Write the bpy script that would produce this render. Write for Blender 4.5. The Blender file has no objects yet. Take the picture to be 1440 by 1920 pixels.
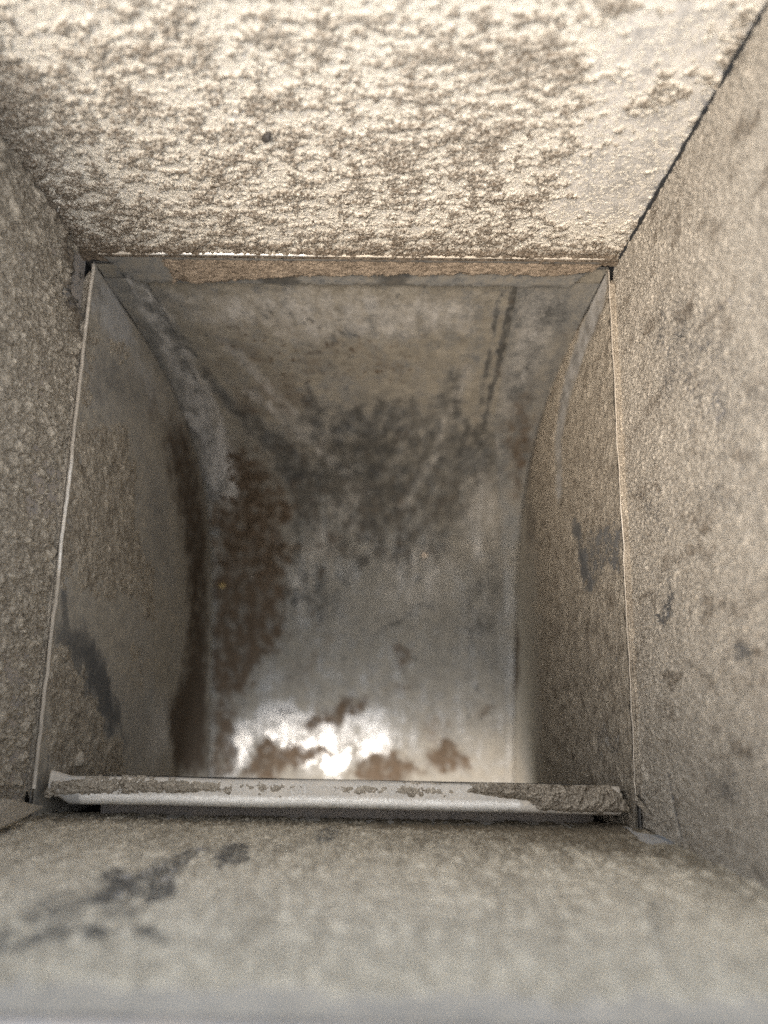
import bpy, math, random
import numpy as np
from mathutils import Vector, Matrix

random.seed(4)
C = bpy.context.scene.collection
SC = bpy.context.scene
MM = 0.001

# ------------------------------------------------------------------ camera, light, exposure
CAM = np.array([0.01819, -0.06195, 0.26998])
FWD = np.array([-0.01181, 0.22212, -0.97495])
UP = np.array([-0.01543, 0.97486, 0.22229])
RT = np.cross(FWD, UP)
cam_data = bpy.data.cameras.new('camera')
cam = bpy.data.objects.new('camera', cam_data)
C.objects.link(cam)
cam.matrix_world = Matrix(((RT[0], UP[0], -FWD[0], CAM[0]), (RT[1], UP[1], -FWD[1], CAM[1]),
                           (RT[2], UP[2], -FWD[2], CAM[2]), (0, 0, 0, 1)))
cam_data.sensor_fit = 'HORIZONTAL'
cam_data.sensor_width = 26.0
cam_data.lens = 26.0
cam_data.clip_start = 0.005
cam_data.clip_end = 50
cam_data.dof.use_dof = True
cam_data.dof.focus_distance = 0.272
cam_data.dof.aperture_fstop = 5.8
SC.camera = cam

SUN_EL, SUN_AZ = math.radians(63), math.radians(212)      # azimuth clockwise from +Y
world = bpy.data.worlds.new('World')
SC.world = world
world.use_nodes = True
wn = world.node_tree
sky = wn.nodes.new('ShaderNodeTexSky')
sky.sky_type = 'NISHITA'
sky.sun_disc = False
sky.sun_elevation = SUN_EL
sky.sun_rotation = SUN_AZ
sky.dust_density = 8.0
sky.air_density = 1.0
sky.ozone_density = 1.0
wn.links.new(sky.outputs[0], wn.nodes['Background'].inputs[0])
wn.nodes['Background'].inputs[1].default_value = 0.14
sun_data = bpy.data.lights.new('sun', 'SUN')
sun_data.energy = 1.5
sun_data.angle = math.radians(145)
sun_data.color = (1.0, 0.995, 0.925)
sun = bpy.data.objects.new('sun', sun_data)
C.objects.link(sun)
sd = Vector((math.sin(SUN_AZ) * math.cos(SUN_EL), math.cos(SUN_AZ) * math.cos(SUN_EL), math.sin(SUN_EL)))
sun.rotation_euler = sd.to_track_quat('Z', 'Y').to_euler()
SC.view_settings.view_transform = 'Standard'
SC.view_settings.look = 'None'
SC.view_settings.gamma = 1.0
SC.view_settings.exposure = 1.46
SC.cycles.max_bounces = 10
SC.cycles.diffuse_bounces = 6
SC.cycles.use_denoising = False
SC.cycles.use_adaptive_sampling = False
SC.cycles.caustics_reflective = False
SC.cycles.blur_glossy = 1.0
SC.cycles.sample_clamp_indirect = 3.0
SC.cycles.denoising_prefilter = 'FAST'

# ------------------------------------------------------------------ noise in numpy
class Noise:
    def __init__(self, seed):
        r = np.random.RandomState(seed)
        self.p = r.permutation(512)
        a = r.rand(512) * 2 * np.pi
        self.gx, self.gy = np.cos(a), np.sin(a)
        self.jx, self.jy, self.jr = r.rand(512), r.rand(512), r.rand(512)

    def h(self, i, j):
        return self.p[(self.p[i & 511] + j) & 511]

    def perlin(self, x, y):
        xi, yi = np.floor(x).astype(np.int64), np.floor(y).astype(np.int64)
        fx, fy = x - xi, y - yi
        u, v = fx * fx * fx * (fx * (fx * 6 - 15) + 10), fy * fy * fy * (fy * (fy * 6 - 15) + 10)
        def g(a, b):
            k = self.h(xi + a, yi + b)
            return self.gx[k] * (fx - a) + self.gy[k] * (fy - b)
        n0 = g(0, 0) * (1 - u) + g(1, 0) * u
        n1 = g(0, 1) * (1 - u) + g(1, 1) * u
        return 1.5 * (n0 * (1 - v) + n1 * v)

    def fbm(self, x, y, size, octaves=4, gain=0.5):
        """x, y in mm, size = the largest feature in mm; about -1..1"""
        out, amp, tot, f = 0, 1.0, 0, 1.0 / size
        for o in range(octaves):
            out = out + amp * self.perlin(x * f + 17.3 * o, y * f - 9.1 * o)
            tot += amp
            amp *= gain
            f *= 2.03
        return out / tot * 1.6

    def grains(self, x, y, size, fill=0.7):
        """little domes, one per jittered cell; 0..1"""
        x, y = x / size, y / size
        xi, yi = np.floor(x).astype(np.int64), np.floor(y).astype(np.int64)
        out = np.zeros_like(x)
        for a in (-1, 0, 1):
            for b in (-1, 0, 1):
                k = self.h(xi + a, yi + b)
                dx, dy = x - (xi + a + self.jx[k]), y - (yi + b + self.jy[k])
                r = 0.25 + 0.5 * self.jr[k]
                d = 1 - (dx * dx + dy * dy) / (r * r)
                out = np.maximum(out, np.sqrt(np.clip(d, 0, 1)) * r * (self.jr[(k * 7 + 3) % 512] < fill))
        return out / 0.75

def sstep(a, b, x):
    t = np.clip((x - a) / (b - a), 0, 1)
    return t * t * (3 - 2 * t)

# ------------------------------------------------------------------ sheets: a surface over (u, v) in mm
def at(px, py, axis, value):
    """the point where the sight line of a spot in the photograph meets a plane of the chute"""
    d = FWD + RT * (px - 720) / 1440.0 - UP * (py - 960) / 1440.0
    t = (value - CAM[axis]) / d[axis]
    return CAM + t * d

class Sheet:
    """pos(u, v) -> x, y, z in mm; nor(u, v) -> normal"""
    def __init__(self, pos, nor, u0, u1, v0, v1, spot):
        self.pos, self.nor, self.box, self.spot = pos, nor, (u0, u1, v0, v1), spot

    def grid(self, nu, nv):
        u0, u1, v0, v1 = self.box
        U, V = np.meshgrid(np.linspace(u0, u1, nu), np.linspace(v0, v1, nv), indexing='ij')
        return U.ravel(), V.ravel()

    def poly(self, U, V, pts, soft=2.0, warp=None):
        """1 inside the outline (points seen in the photograph), fading over soft mm"""
        P = np.array([self.spot(*p) for p in pts])
        if warp is not None:
            U, V = U + warp[0], V + warp[1]
        n = len(P)
        d = np.full(U.shape, 1e9)
        inside = np.zeros(U.shape, bool)
        for i in range(n):
            a, b = P[i], P[(i + 1) % n]
            e = b - a
            t = np.clip(((U - a[0]) * e[0] + (V - a[1]) * e[1]) / (e @ e + 1e-9), 0, 1)
            d = np.minimum(d, np.hypot(U - a[0] - t * e[0], V - a[1] - t * e[1]))
            if abs(b[1] - a[1]) > 1e-9:
                c = ((a[1] > V) != (b[1] > V)) & (U < (b[0] - a[0]) * (V - a[1]) / (b[1] - a[1]) + a[0])
                inside ^= c
        s = np.where(inside, d, -d)
        return sstep(-soft, soft, s)

    def line(self, U, V, pts, width, warp=None):
        """1 on a stroke through points seen in the photograph, width in mm"""
        P = np.array([self.spot(*p) for p in pts])
        if warp is not None:
            U, V = U + warp[0], V + warp[1]
        d = np.full(U.shape, 1e9)
        for i in range(len(P) - 1):
            a, e = P[i], P[i + 1] - P[i]
            t = np.clip(((U - a[0]) * e[0] + (V - a[1]) * e[1]) / (e @ e + 1e-9), 0, 1)
            d = np.minimum(d, np.hypot(U - a[0] - t * e[0], V - a[1] - t * e[1]))
        return 1 - sstep(0.25 * width, width, d)

def link(name, me, mat, parent=None, smooth=True):
    o = bpy.data.objects.new(name, me)
    me.materials.append(mat)
    if smooth:
        me.polygons.foreach_set('use_smooth', np.ones(len(me.polygons), bool))
    C.objects.link(o)
    if parent:
        o.parent = parent
        o.matrix_parent_inverse = parent.matrix_world.inverted()
    return o

def mesh_np(name, verts, quads, mask=None):
    me = bpy.data.meshes.new(name)
    nv, nq = len(verts), len(quads)
    me.vertices.add(nv)
    me.vertices.foreach_set('co', np.ascontiguousarray(verts * MM, dtype=np.float32).ravel())
    me.loops.add(nq * 4)
    me.loops.foreach_set('vertex_index', np.ascontiguousarray(quads, dtype=np.int32).ravel())
    me.polygons.add(nq)
    me.polygons.foreach_set('loop_start', np.arange(0, nq * 4, 4, dtype=np.int32))
    me.update(calc_edges=True)
    if mask is not None:
        at_ = me.attributes.new('mask', 'FLOAT_COLOR', 'POINT')
        at_.data.foreach_set('color', np.ascontiguousarray(mask[:, :4], dtype=np.float32).ravel())
        if mask.shape[1] > 4:
            p_ = me.attributes.new('powder', 'FLOAT', 'POINT')
            p_.data.foreach_set('value', np.ascontiguousarray(mask[:, 4], dtype=np.float32))
    return me

def quads_of(nu, nv):
    i = np.arange(nu * nv).reshape(nu, nv)
    return np.stack([i[:-1, :-1], i[1:, :-1], i[1:, 1:], i[:-1, 1:]], -1).reshape(-1, 4)

def sheet_mesh(S, nu, nv, mask, lift=None, thick=1.2, keep=None, coarse=24):
    """a metal sheet: fine front face with its wear mask, coarse rear face and a closed rim"""
    U, V = S.grid(nu, nv)
    P, N = S.pos(U, V), S.nor(U, V)
    if lift is not None:
        P = P + N * lift[:, None]
    Q = quads_of(nu, nv)
    if keep is not None:
        k = keep(U, V)
        Q = Q[k[Q].all(1)]
    U2, V2 = S.grid(coarse, coarse)
    P2 = S.pos(U2, V2) - S.nor(U2, V2) * thick
    Q2 = quads_of(coarse, coarse)[:, ::-1]
    if keep is not None:
        k = keep(U2, V2)
        Q2 = Q2[k[Q2].all(1)]
    m2 = np.tile(np.array([[0.4, 0.1, 0, 0, 0][:mask.shape[1]]]), (len(P2), 1))
    V_all = np.vstack([P, P2])
    return mesh_np('sheet', V_all, np.vstack([Q, Q2 + len(P)]), np.vstack([mask, m2]))

def crust_mesh(S, nu, nv, h, tone, keep=None, fleck=None):
    """a dust layer standing on a sheet: h in mm above it, nothing where h is below the metal"""
    U, V = S.grid(nu, nv)
    P, N = S.pos(U, V), S.nor(U, V)
    P = P + N * np.maximum(h, -0.25)[:, None]
    Q = quads_of(nu, nv)
    ok = (h[Q] > 0).any(1)
    if keep is not None:
        ok &= keep(U, V)[Q].all(1)
    Q = Q[ok]
    used = np.unique(Q)
    re = np.full(nu * nv, -1)
    re[used] = np.arange(len(used))
    m = np.stack([tone, h, tone * 0 if fleck is None else fleck, tone * 0 + 1], -1)[used]
    return mesh_np('crust', P[used], re[Q], m)

# ------------------------------------------------------------------ materials
def nodes_of(name):
    m = bpy.data.materials.new(name)
    m.use_nodes = True
    t = m.node_tree
    return m, t.nodes, t.links, t.nodes['Principled BSDF']

def math_node(n, l, op, a, b=None, c=None, clamp=False):
    x = n.new('ShaderNodeMath')
    x.operation = op
    x.use_clamp = clamp
    for i, v in enumerate((a, b, c)):
        if v is None:
            continue
        if isinstance(v, (int, float)):
            x.inputs[i].default_value = v
        else:
            l.new(v, x.inputs[i])
    return x.outputs[0]

def noise_node(n, l, scale, detail=3, rough=0.6, stretch=None, seed=0.0):
    tc = n.new('ShaderNodeTexCoord')
    mp = n.new('ShaderNodeMapping')
    mp.inputs['Location'].default_value = (seed, seed * 0.7, -seed)
    if stretch:
        mp.inputs['Scale'].default_value = stretch
    l.new(tc.outputs['Object'], mp.inputs[0])
    x = n.new('ShaderNodeTexNoise')
    x.inputs['Scale'].default_value = scale
    x.inputs['Detail'].default_value = detail
    x.inputs['Roughness'].default_value = rough
    l.new(mp.outputs[0], x.inputs[0])
    return x.outputs[0]

def mix_col(n, l, f, a, b):
    x = n.new('ShaderNodeMix')
    x.data_type = 'RGBA'
    for s, v in ((x.inputs[0], f), (x.inputs[6], a), (x.inputs[7], b)):
        if isinstance(v, (int, float)):
            s.default_value = v
        elif isinstance(v, tuple):
            s.default_value = (*v, 1)
        else:
            l.new(v, s)
    return x.outputs[2]

def dust_material(name, dark, light, bump=0.35):
    m, n, l, b = nodes_of(name)
    a = n.new('ShaderNodeAttribute')
    a.attribute_name = 'mask'
    s = n.new('ShaderNodeSeparateColor')
    l.new(a.outputs['Color'], s.inputs[0])
    fine = noise_node(n, l, 1500, 3, 0.75)
    mid = noise_node(n, l, 190, 4, 0.6, seed=3.1)
    t = math_node(n, l, 'ADD', s.outputs[0], math_node(n, l, 'MULTIPLY', math_node(n, l, 'SUBTRACT', mid, 0.5), 0.7))
    t = math_node(n, l, 'ADD', t, math_node(n, l, 'MULTIPLY', math_node(n, l, 'SUBTRACT', fine, 0.5), 3.0), clamp=True)
    fk = noise_node(n, l, 1050, 4, 0.7, seed=7.7)
    fk = math_node(n, l, 'ADD', math_node(n, l, 'MULTIPLY', math_node(n, l, 'SUBTRACT', fk, 0.5), 5.0), math_node(n, l, 'MULTIPLY_ADD', s.outputs[2], 1.9, -1.1), clamp=True)
    fk = math_node(n, l, 'MULTIPLY', fk, math_node(n, l, 'GREATER_THAN', s.outputs[2], 0.02))
    l.new(mix_col(n, l, fk, mix_col(n, l, t, dark, light), (0.085, 0.085, 0.083)), b.inputs['Base Color'])
    b.inputs['Roughness'].default_value = 0.95
    b.inputs['Specular IOR Level'].default_value = 0.15
    bp = n.new('ShaderNodeBump')
    bp.inputs['Strength'].default_value = bump
    bp.inputs['Distance'].default_value = 0.0008
    l.new(noise_node(n, l, 1300, 4, 0.75, seed=1.0), bp.inputs['Height'])
    l.new(bp.outputs[0], b.inputs['Normal'])
    return m

def metal_material(name, bare=(0.56, 0.56, 0.55), film=(0.40, 0.335, 0.26), rough=0.38, speck=0.9, grain=1500, stretch=None, stain=(0.06, 0.065, 0.07), powder=(0.40, 0.39, 0.365)):
    """galvanised sheet: mask R = dust film, G = dark scuffs and painted shade, B = caked brown dust and floor shade, A = polish and painted sheen"""
    m, n, l, b = nodes_of(name)
    a = n.new('ShaderNodeAttribute')
    a.attribute_name = 'mask'
    s = n.new('ShaderNodeSeparateColor')
    l.new(a.outputs['Color'], s.inputs[0])
    fine = noise_node(n, l, grain, 3, 0.7, stretch)
    mid = noise_node(n, l, 160, 5, 0.65, seed=2.0)
    big = noise_node(n, l, 45, 4, 0.6, seed=5.0)
    def rag(x, k_f, k_m, lo, hi):
        y = math_node(n, l, 'ADD', x, math_node(n, l, 'MULTIPLY', math_node(n, l, 'SUBTRACT', fine, 0.5), k_f))
        y = math_node(n, l, 'ADD', y, math_node(n, l, 'MULTIPLY', math_node(n, l, 'SUBTRACT', mid, 0.5), k_m))
        r = n.new('ShaderNodeMapRange')
        r.interpolation_type = 'SMOOTHSTEP'
        l.new(y, r.inputs[0])
        r.inputs[1].default_value, r.inputs[2].default_value = lo, hi
        return r.outputs[0]
    f = rag(s.outputs[0], speck, 0.5, -0.05, 1.0)
    g = rag(s.outputs[1], 0.6, 0.55, 0.0, 1.25)
    br = rag(s.outputs[2], 0.35, 0.7, 0.1, 1.0)
    spangle = math_node(n, l, 'MULTIPLY_ADD', big, 0.5, 0.75)
    metal = n.new('ShaderNodeVectorMath')
    metal.operation = 'SCALE'
    metal.inputs[0].default_value = bare
    l.new(spangle, metal.inputs['Scale'])
    lightened = mix_col(n, l, math_node(n, l, 'MULTIPLY', a.outputs['Alpha'], 0.5, clamp=True), metal.outputs[0], (0.68, 0.70, 0.71))  # lighter metal colour with A, lifting the painted floor sheen
    col = mix_col(n, l, math_node(n, l, 'MULTIPLY', g, 1.15, clamp=True), lightened, stain)
    fl = mix_col(n, l, math_node(n, l, 'ADD', math_node(n, l, 'MULTIPLY', math_node(n, l, 'SUBTRACT', mid, 0.5), 2.0), math_node(n, l, 'MULTIPLY_ADD', math_node(n, l, 'SUBTRACT', fine, 0.5), 1.6, 0.5), clamp=True),
                 tuple(c * 0.55 for c in film), tuple(min(1, c * 1.2) for c in film))
    f2 = math_node(n, l, 'MULTIPLY', f, math_node(n, l, 'SUBTRACT', 1.0, math_node(n, l, 'MULTIPLY', g, 0.75)))
    col = mix_col(n, l, f2, col, fl)
    brc = mix_col(n, l, mid, (0.036, 0.026, 0.016), (0.115, 0.083, 0.055))
    col = mix_col(n, l, br, col, brc)
    pa = n.new('ShaderNodeAttribute')
    pa.attribute_name = 'powder'
    pw = rag(pa.outputs['Fac'], 0.5, 0.5, 0.05, 1.0)
    col = mix_col(n, l, math_node(n, l, 'MULTIPLY', pw, 0.85), col, mix_col(n, l, fine, powder, tuple(min(1, c * 1.25) for c in powder)))
    l.new(col, b.inputs['Base Color'])
    cover = math_node(n, l, 'MAXIMUM', math_node(n, l, 'MAXIMUM', f2, br), math_node(n, l, 'MULTIPLY', pw, 0.7))
    cover = math_node(n, l, 'MAXIMUM', cover, math_node(n, l, 'MULTIPLY', g, 0.9))
    l.new(math_node(n, l, 'MULTIPLY', math_node(n, l, 'SUBTRACT', 1.0, cover), 0.95), b.inputs['Metallic'])
    r0 = math_node(n, l, 'MULTIPLY_ADD', a.outputs['Alpha'], -0.18, rough)
    r0 = math_node(n, l, 'ADD', r0, math_node(n, l, 'MULTIPLY', math_node(n, l, 'SUBTRACT', mid, 0.5), 0.25))
    rr = math_node(n, l, 'ADD', math_node(n, l, 'MULTIPLY', r0, math_node(n, l, 'SUBTRACT', 1.0, cover)), math_node(n, l, 'MULTIPLY', cover, 0.92), clamp=True)
    l.new(rr, b.inputs['Roughness'])
    b.inputs['Specular IOR Level'].default_value = 0.25
    bp = n.new('ShaderNodeBump')
    bp.inputs['Strength'].default_value = 0.22
    bp.inputs['Distance'].default_value = 0.0004
    hgt = math_node(n, l, 'MULTIPLY_ADD', f, fine, math_node(n, l, 'MULTIPLY', mid, 0.4))
    l.new(hgt, bp.inputs['Height'])
    l.new(bp.outputs[0], b.inputs['Normal'])
    return m

M_pale = metal_material('dusty_zinc_bright', (0.80, 0.80, 0.78), (0.66, 0.61, 0.52), 0.40, 0.9, 1300)
M_zinc = metal_material('dusty_zinc', (0.50, 0.50, 0.50), (0.40, 0.335, 0.26), 0.42, 0.9, 1500)
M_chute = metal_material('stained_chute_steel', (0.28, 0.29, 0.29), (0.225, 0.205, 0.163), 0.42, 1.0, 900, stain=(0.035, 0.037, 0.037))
M_side = metal_material('dusty_side_steel', (0.40, 0.395, 0.38), (0.37, 0.335, 0.27), 0.48, 0.9, 1000)
M_edge = metal_material('bare_bright_edge', (0.80, 0.785, 0.73), (0.50, 0.45, 0.37), 0.6, 1.3, 1300)
M_front = metal_material('dusty_zinc_front', (0.88, 0.875, 0.85), (0.66, 0.595, 0.475), 0.6, 0.9, 1400, stain=(0.10, 0.098, 0.09))
M_dust = dust_material('beige_dust', (0.165, 0.138, 0.104), (0.545, 0.487, 0.388), 1.0)
M_hem = dust_material('brown_ledge_dust', (0.10, 0.079, 0.057), (0.33, 0.268, 0.20), 1.0)
M_grey = dust_material('grey_speckled_dust', (0.14, 0.115, 0.086), (0.47, 0.427, 0.352), 1.0)
M_clump = dust_material('clumped_tan_dust', (0.145, 0.116, 0.085), (0.70, 0.66, 0.565), 1.0)
M_dust_fine = dust_material('fine_grey_beige_dust', (0.20, 0.165, 0.115), (0.84, 0.76, 0.595), 1.0)
M_brown = dust_material('brown_damp_dust', (0.034, 0.025, 0.016), (0.118, 0.088, 0.060), 0.7)

def plain(name, col, rough, metal=0.0):
    m, n, l, b = nodes_of(name)
    f = noise_node(n, l, 700, 3, 0.6)
    l.new(mix_col(n, l, f, tuple(c * 0.6 for c in col), tuple(min(1, c * 1.4) for c in col)), b.inputs['Base Color'])
    b.inputs['Roughness'].default_value = rough
    b.inputs['Metallic'].default_value = metal
    bp = n.new('ShaderNodeBump')
    bp.inputs['Strength'].default_value = 0.5
    bp.inputs['Distance'].default_value = 0.0005
    l.new(f, bp.inputs['Height'])
    l.new(bp.outputs[0], b.inputs['Normal'])
    return m
M_seal = plain('black_sealant', (0.022, 0.024, 0.026), 0.32)
M_dark = plain('shade_dark_steel', (0.03, 0.03, 0.03), 0.8)  # near-black colour for the added skirt, so the corner holes look shaded
M_black = plain('charred_crumb', (0.03, 0.026, 0.022), 0.6)
M_yellow = plain('yellow_grain', (0.42, 0.31, 0.13), 0.7)
M_palegrain = plain('pale_grain', (0.50, 0.42, 0.33), 0.8)

# ------------------------------------------------------------------ the things
def thing(name, label, cat, loc=(0, 0, 0)):
    o = bpy.data.objects.new(name, None)
    o.empty_display_size = 0.02
    C.objects.link(o)
    o.location = loc
    o['label'] = label
    o['category'] = cat
    return o

hopper = thing('hopper', 'dust coated sheet metal hopper box whose four upright panels surround the square opening', 'hopper')
chute = thing('chute', 'square stained metal chute going down inside the opening and curving to a shiny floor', 'chute')

XB = 104.0      # half width of the hopper
YB = 98.5       # rear panel
YF = -106.5     # front panel
TOP = 146.0

# ---- rear panel of the hopper
nb = Noise(11)
def col(*a):
    return np.stack([np.broadcast_to(x, a[0].shape) if np.ndim(x) == 0 else x for x in a], -1)
S_back = Sheet(lambda u, v: np.stack([u, YB + 0 * u, v], -1), lambda u, v: np.stack([0 * u, 0 * u - 1, 0 * u], -1),
               -104, 107, 2.5, TOP, lambda px, py: at(px, py, 1, YB * MM)[[0, 2]] / MM)

def back_dust(U, V):
    wx, wy = nb.fbm(U, V, 14, 3) * 4, nb.fbm(U + 90, V, 14, 3) * 3
    big = nb.fbm(U + wx, (V + wy) * 1.35, 17, 5, 0.62)
    mid = nb.fbm(U * 0.85 + 40, V * 1.25, 6.5, 4, 0.62)
    fine = nb.fbm(U, V * 0.8 + 70, 2.0, 3, 0.6)
    c = 0.42 * big + 0.62 * nb.fbm(U * 0.8 + 40 + wx * .3, V * 1.4, 5.2, 4, 0.6) + 0.22 * fine
    thr = 0.0 + 0 * U
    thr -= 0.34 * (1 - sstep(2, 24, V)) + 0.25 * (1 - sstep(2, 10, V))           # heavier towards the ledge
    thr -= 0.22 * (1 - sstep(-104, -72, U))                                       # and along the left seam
    thr += 0.30 * sstep(66, 80, U) * sstep(26, 34, V) * (1 - sstep(100, 112, U))
    thr += 0.35 * S_back.poly(U, V, [(1080, 330), (1210, 250), (1300, 210), (1190, 420), (1130, 460), (1060, 420)], 6, (wx, wy))
    thr += 0.40 * S_back.poly(U, V, [(1090, 60), (1300, 30), (1290, 110), (1120, 140)], 6, (wx, wy))
    thr += 0.35 * S_back.poly(U, V, [(0, 0), (170, 0), (90, 70), (0, 110)], 8, (wx, wy))
    for q, k in (([(1170, 150), (1260, 110), (1280, 180), (1200, 200)], .5), ([(820, 100), (1040, 85), (1090, 120), (980, 150), (830, 120)], .4),
                 ([(840, 240), (920, 230), (970, 270), (880, 290)], .4), ([(700, 300), (780, 290), (770, 330), (710, 335)], .45),
                 ([(0, 180), (90, 170), (80, 215), (0, 215)], .6), ([(0, 100), (90, 120), (80, 180), (0, 190)], .25),
                 ([(150, 90), (230, 70), (260, 120), (160, 120)], .2), ([(1330, 60), (1440, 0), (1400, 80), (1330, 200)], .25)):
        thr -= k * S_back.poly(U, V, q, 5, (wx, wy))
    return c - thr, mid, fine

U, V = S_back.grid(760, 470)
c, mid, fine = back_dust(U, V)
gr = nb.grains(U, V, 0.95, 0.8)
gr2 = nb.grains(U + 3, V, 2.2, 0.5)
micro = nb.fbm(U, V * 0.8, 0.9, 2, 0.6)
bareR = sstep(58, 82, U) * sstep(20, 40, V)
drip = nb.fbm(U * 1.3 + 11, V * 0.45, 3.2, 3, 0.6)
cc = c + 0.16 * fine + 0.13 * micro + 0.10 * drip
cl = sstep(-0.10, 0.12, cc)
h = 0.04 - 0.14 * bareR * (1 - cl) + 0.20 * gr + 0.14 * fine + 0.14 * micro + 0.12 * gr2 * cl + cl * (0.40 + 1.0 * np.clip(c, 0, 1))
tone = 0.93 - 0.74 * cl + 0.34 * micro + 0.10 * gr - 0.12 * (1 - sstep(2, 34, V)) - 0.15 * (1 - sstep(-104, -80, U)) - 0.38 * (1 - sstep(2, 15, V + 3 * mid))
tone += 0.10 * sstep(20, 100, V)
back = None
U2, V2 = S_back.grid(300, 260)
c2, m2, f2 = back_dust(U2, V2)
film = 0.42 + 0.25 * sstep(-0.7, 0.1, c2) - 0.10 * sstep(60, 85, U2) + 0.12 * m2
dk = 0.55 * S_back.line(U2, V2, [(1075, 270), (1060, 320), (1010, 360)], 3.5, (f2 * 3, f2 * 3)) + 0.4 * S_back.line(U2, V2, [(725, 170), (715, 210)], 2)
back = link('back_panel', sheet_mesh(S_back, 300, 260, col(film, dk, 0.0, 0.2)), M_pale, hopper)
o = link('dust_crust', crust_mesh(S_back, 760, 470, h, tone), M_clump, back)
o['kind'] = 'stuff'

# ---- left panel
nl = Noise(23)
S_left = Sheet(lambda u, v: np.stack([-103.2 + 0.022 * v, u, v], -1), lambda u, v: np.stack([1 + 0 * u, 0 * u, 0 * u - 0.022], -1),
               -104.5, 98.4, 0.5, TOP, lambda px, py: at(px, py, 0, -0.1025)[[1, 2]] / MM)
def left_dust(U, V):
    w = nl.fbm(U, V, 12, 3) * 4, nl.fbm(U + 50, V, 12, 3) * 6
    big = nl.fbm(U, V * 0.6, 22, 4, 0.6)
    mid = nl.fbm(U + 33, V * 0.55, 5, 4, 0.65)
    bare = S_left.poly(U, V, [(168, 490), (125, 450), (115, 545), (140, 600), (155, 640), (165, 560)], 3, w)
    bare = np.maximum(bare, 0.5 * S_left.poly(U, V, [(60, 850), (125, 830), (105, 1000), (60, 990)], 6, w))
    bare = np.maximum(bare, 0.5 * S_left.poly(U, V, [(25, 1240), (55, 1240), (45, 1420), (60, 1490), (25, 1500), (22, 1380)], 4, w))
    bare = np.maximum(bare, 0.5 * S_left.poly(U, V, [(20, 450), (55, 470), (40, 500), (20, 490)], 3, w))
    heavy = S_left.line(U, V, [(10, 240), (90, 380), (120, 430), (125, 520), (145, 640), (155, 690)], 5, w)
    return 0.38 + 0.35 * big + 0.45 * mid + 0.25 * nl.fbm(U, V * 0.6, 2.0, 3, 0.65) - 0.55 * bare + 0.6 * heavy, mid, bare, heavy
U, V = S_left.grid(640, 250)
c, mid, bare, heavy = left_dust(U, V)
gr = nl.grains(U, V * 0.6, 1.7, 0.8)
gr2 = nl.grains(U + 31, V * 0.6, 3.4, 0.45)
fine = nl.fbm(U, V * 0.7, 1.4, 3, 0.6)
h = np.where(c > 0, 0.1 + 0.45 * c ** 0.7, c * 2) + (0.7 * gr + 1.25 * gr2 + 0.5 * fine) * sstep(-0.1, 0.35, c) + 0.9 * heavy * (1 + mid)
tone = 0.60 + 0.30 * mid - 0.60 * heavy - 0.14 * sstep(20, 95, U) + 0.15 * (gr2 > 0.5) + 0.25 * fine
U2, V2 = S_left.grid(260, 120)
c2, m2, b2, h2 = left_dust(U2, V2)
left = link('left_panel', sheet_mesh(S_left, 260, 120, col(0.75 + 0.15 * m2 - 0.28 * b2, 0.10 * b2, 0.3 * h2, 0.1)), M_zinc, hopper)
o = link('dust_crust', crust_mesh(S_left, 640, 250, h, tone, fleck=np.clip(0.10 + 0.75 * bare + 0.2 * mid, 0, 1)), M_dust, left)
o['kind'] = 'stuff'

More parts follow.
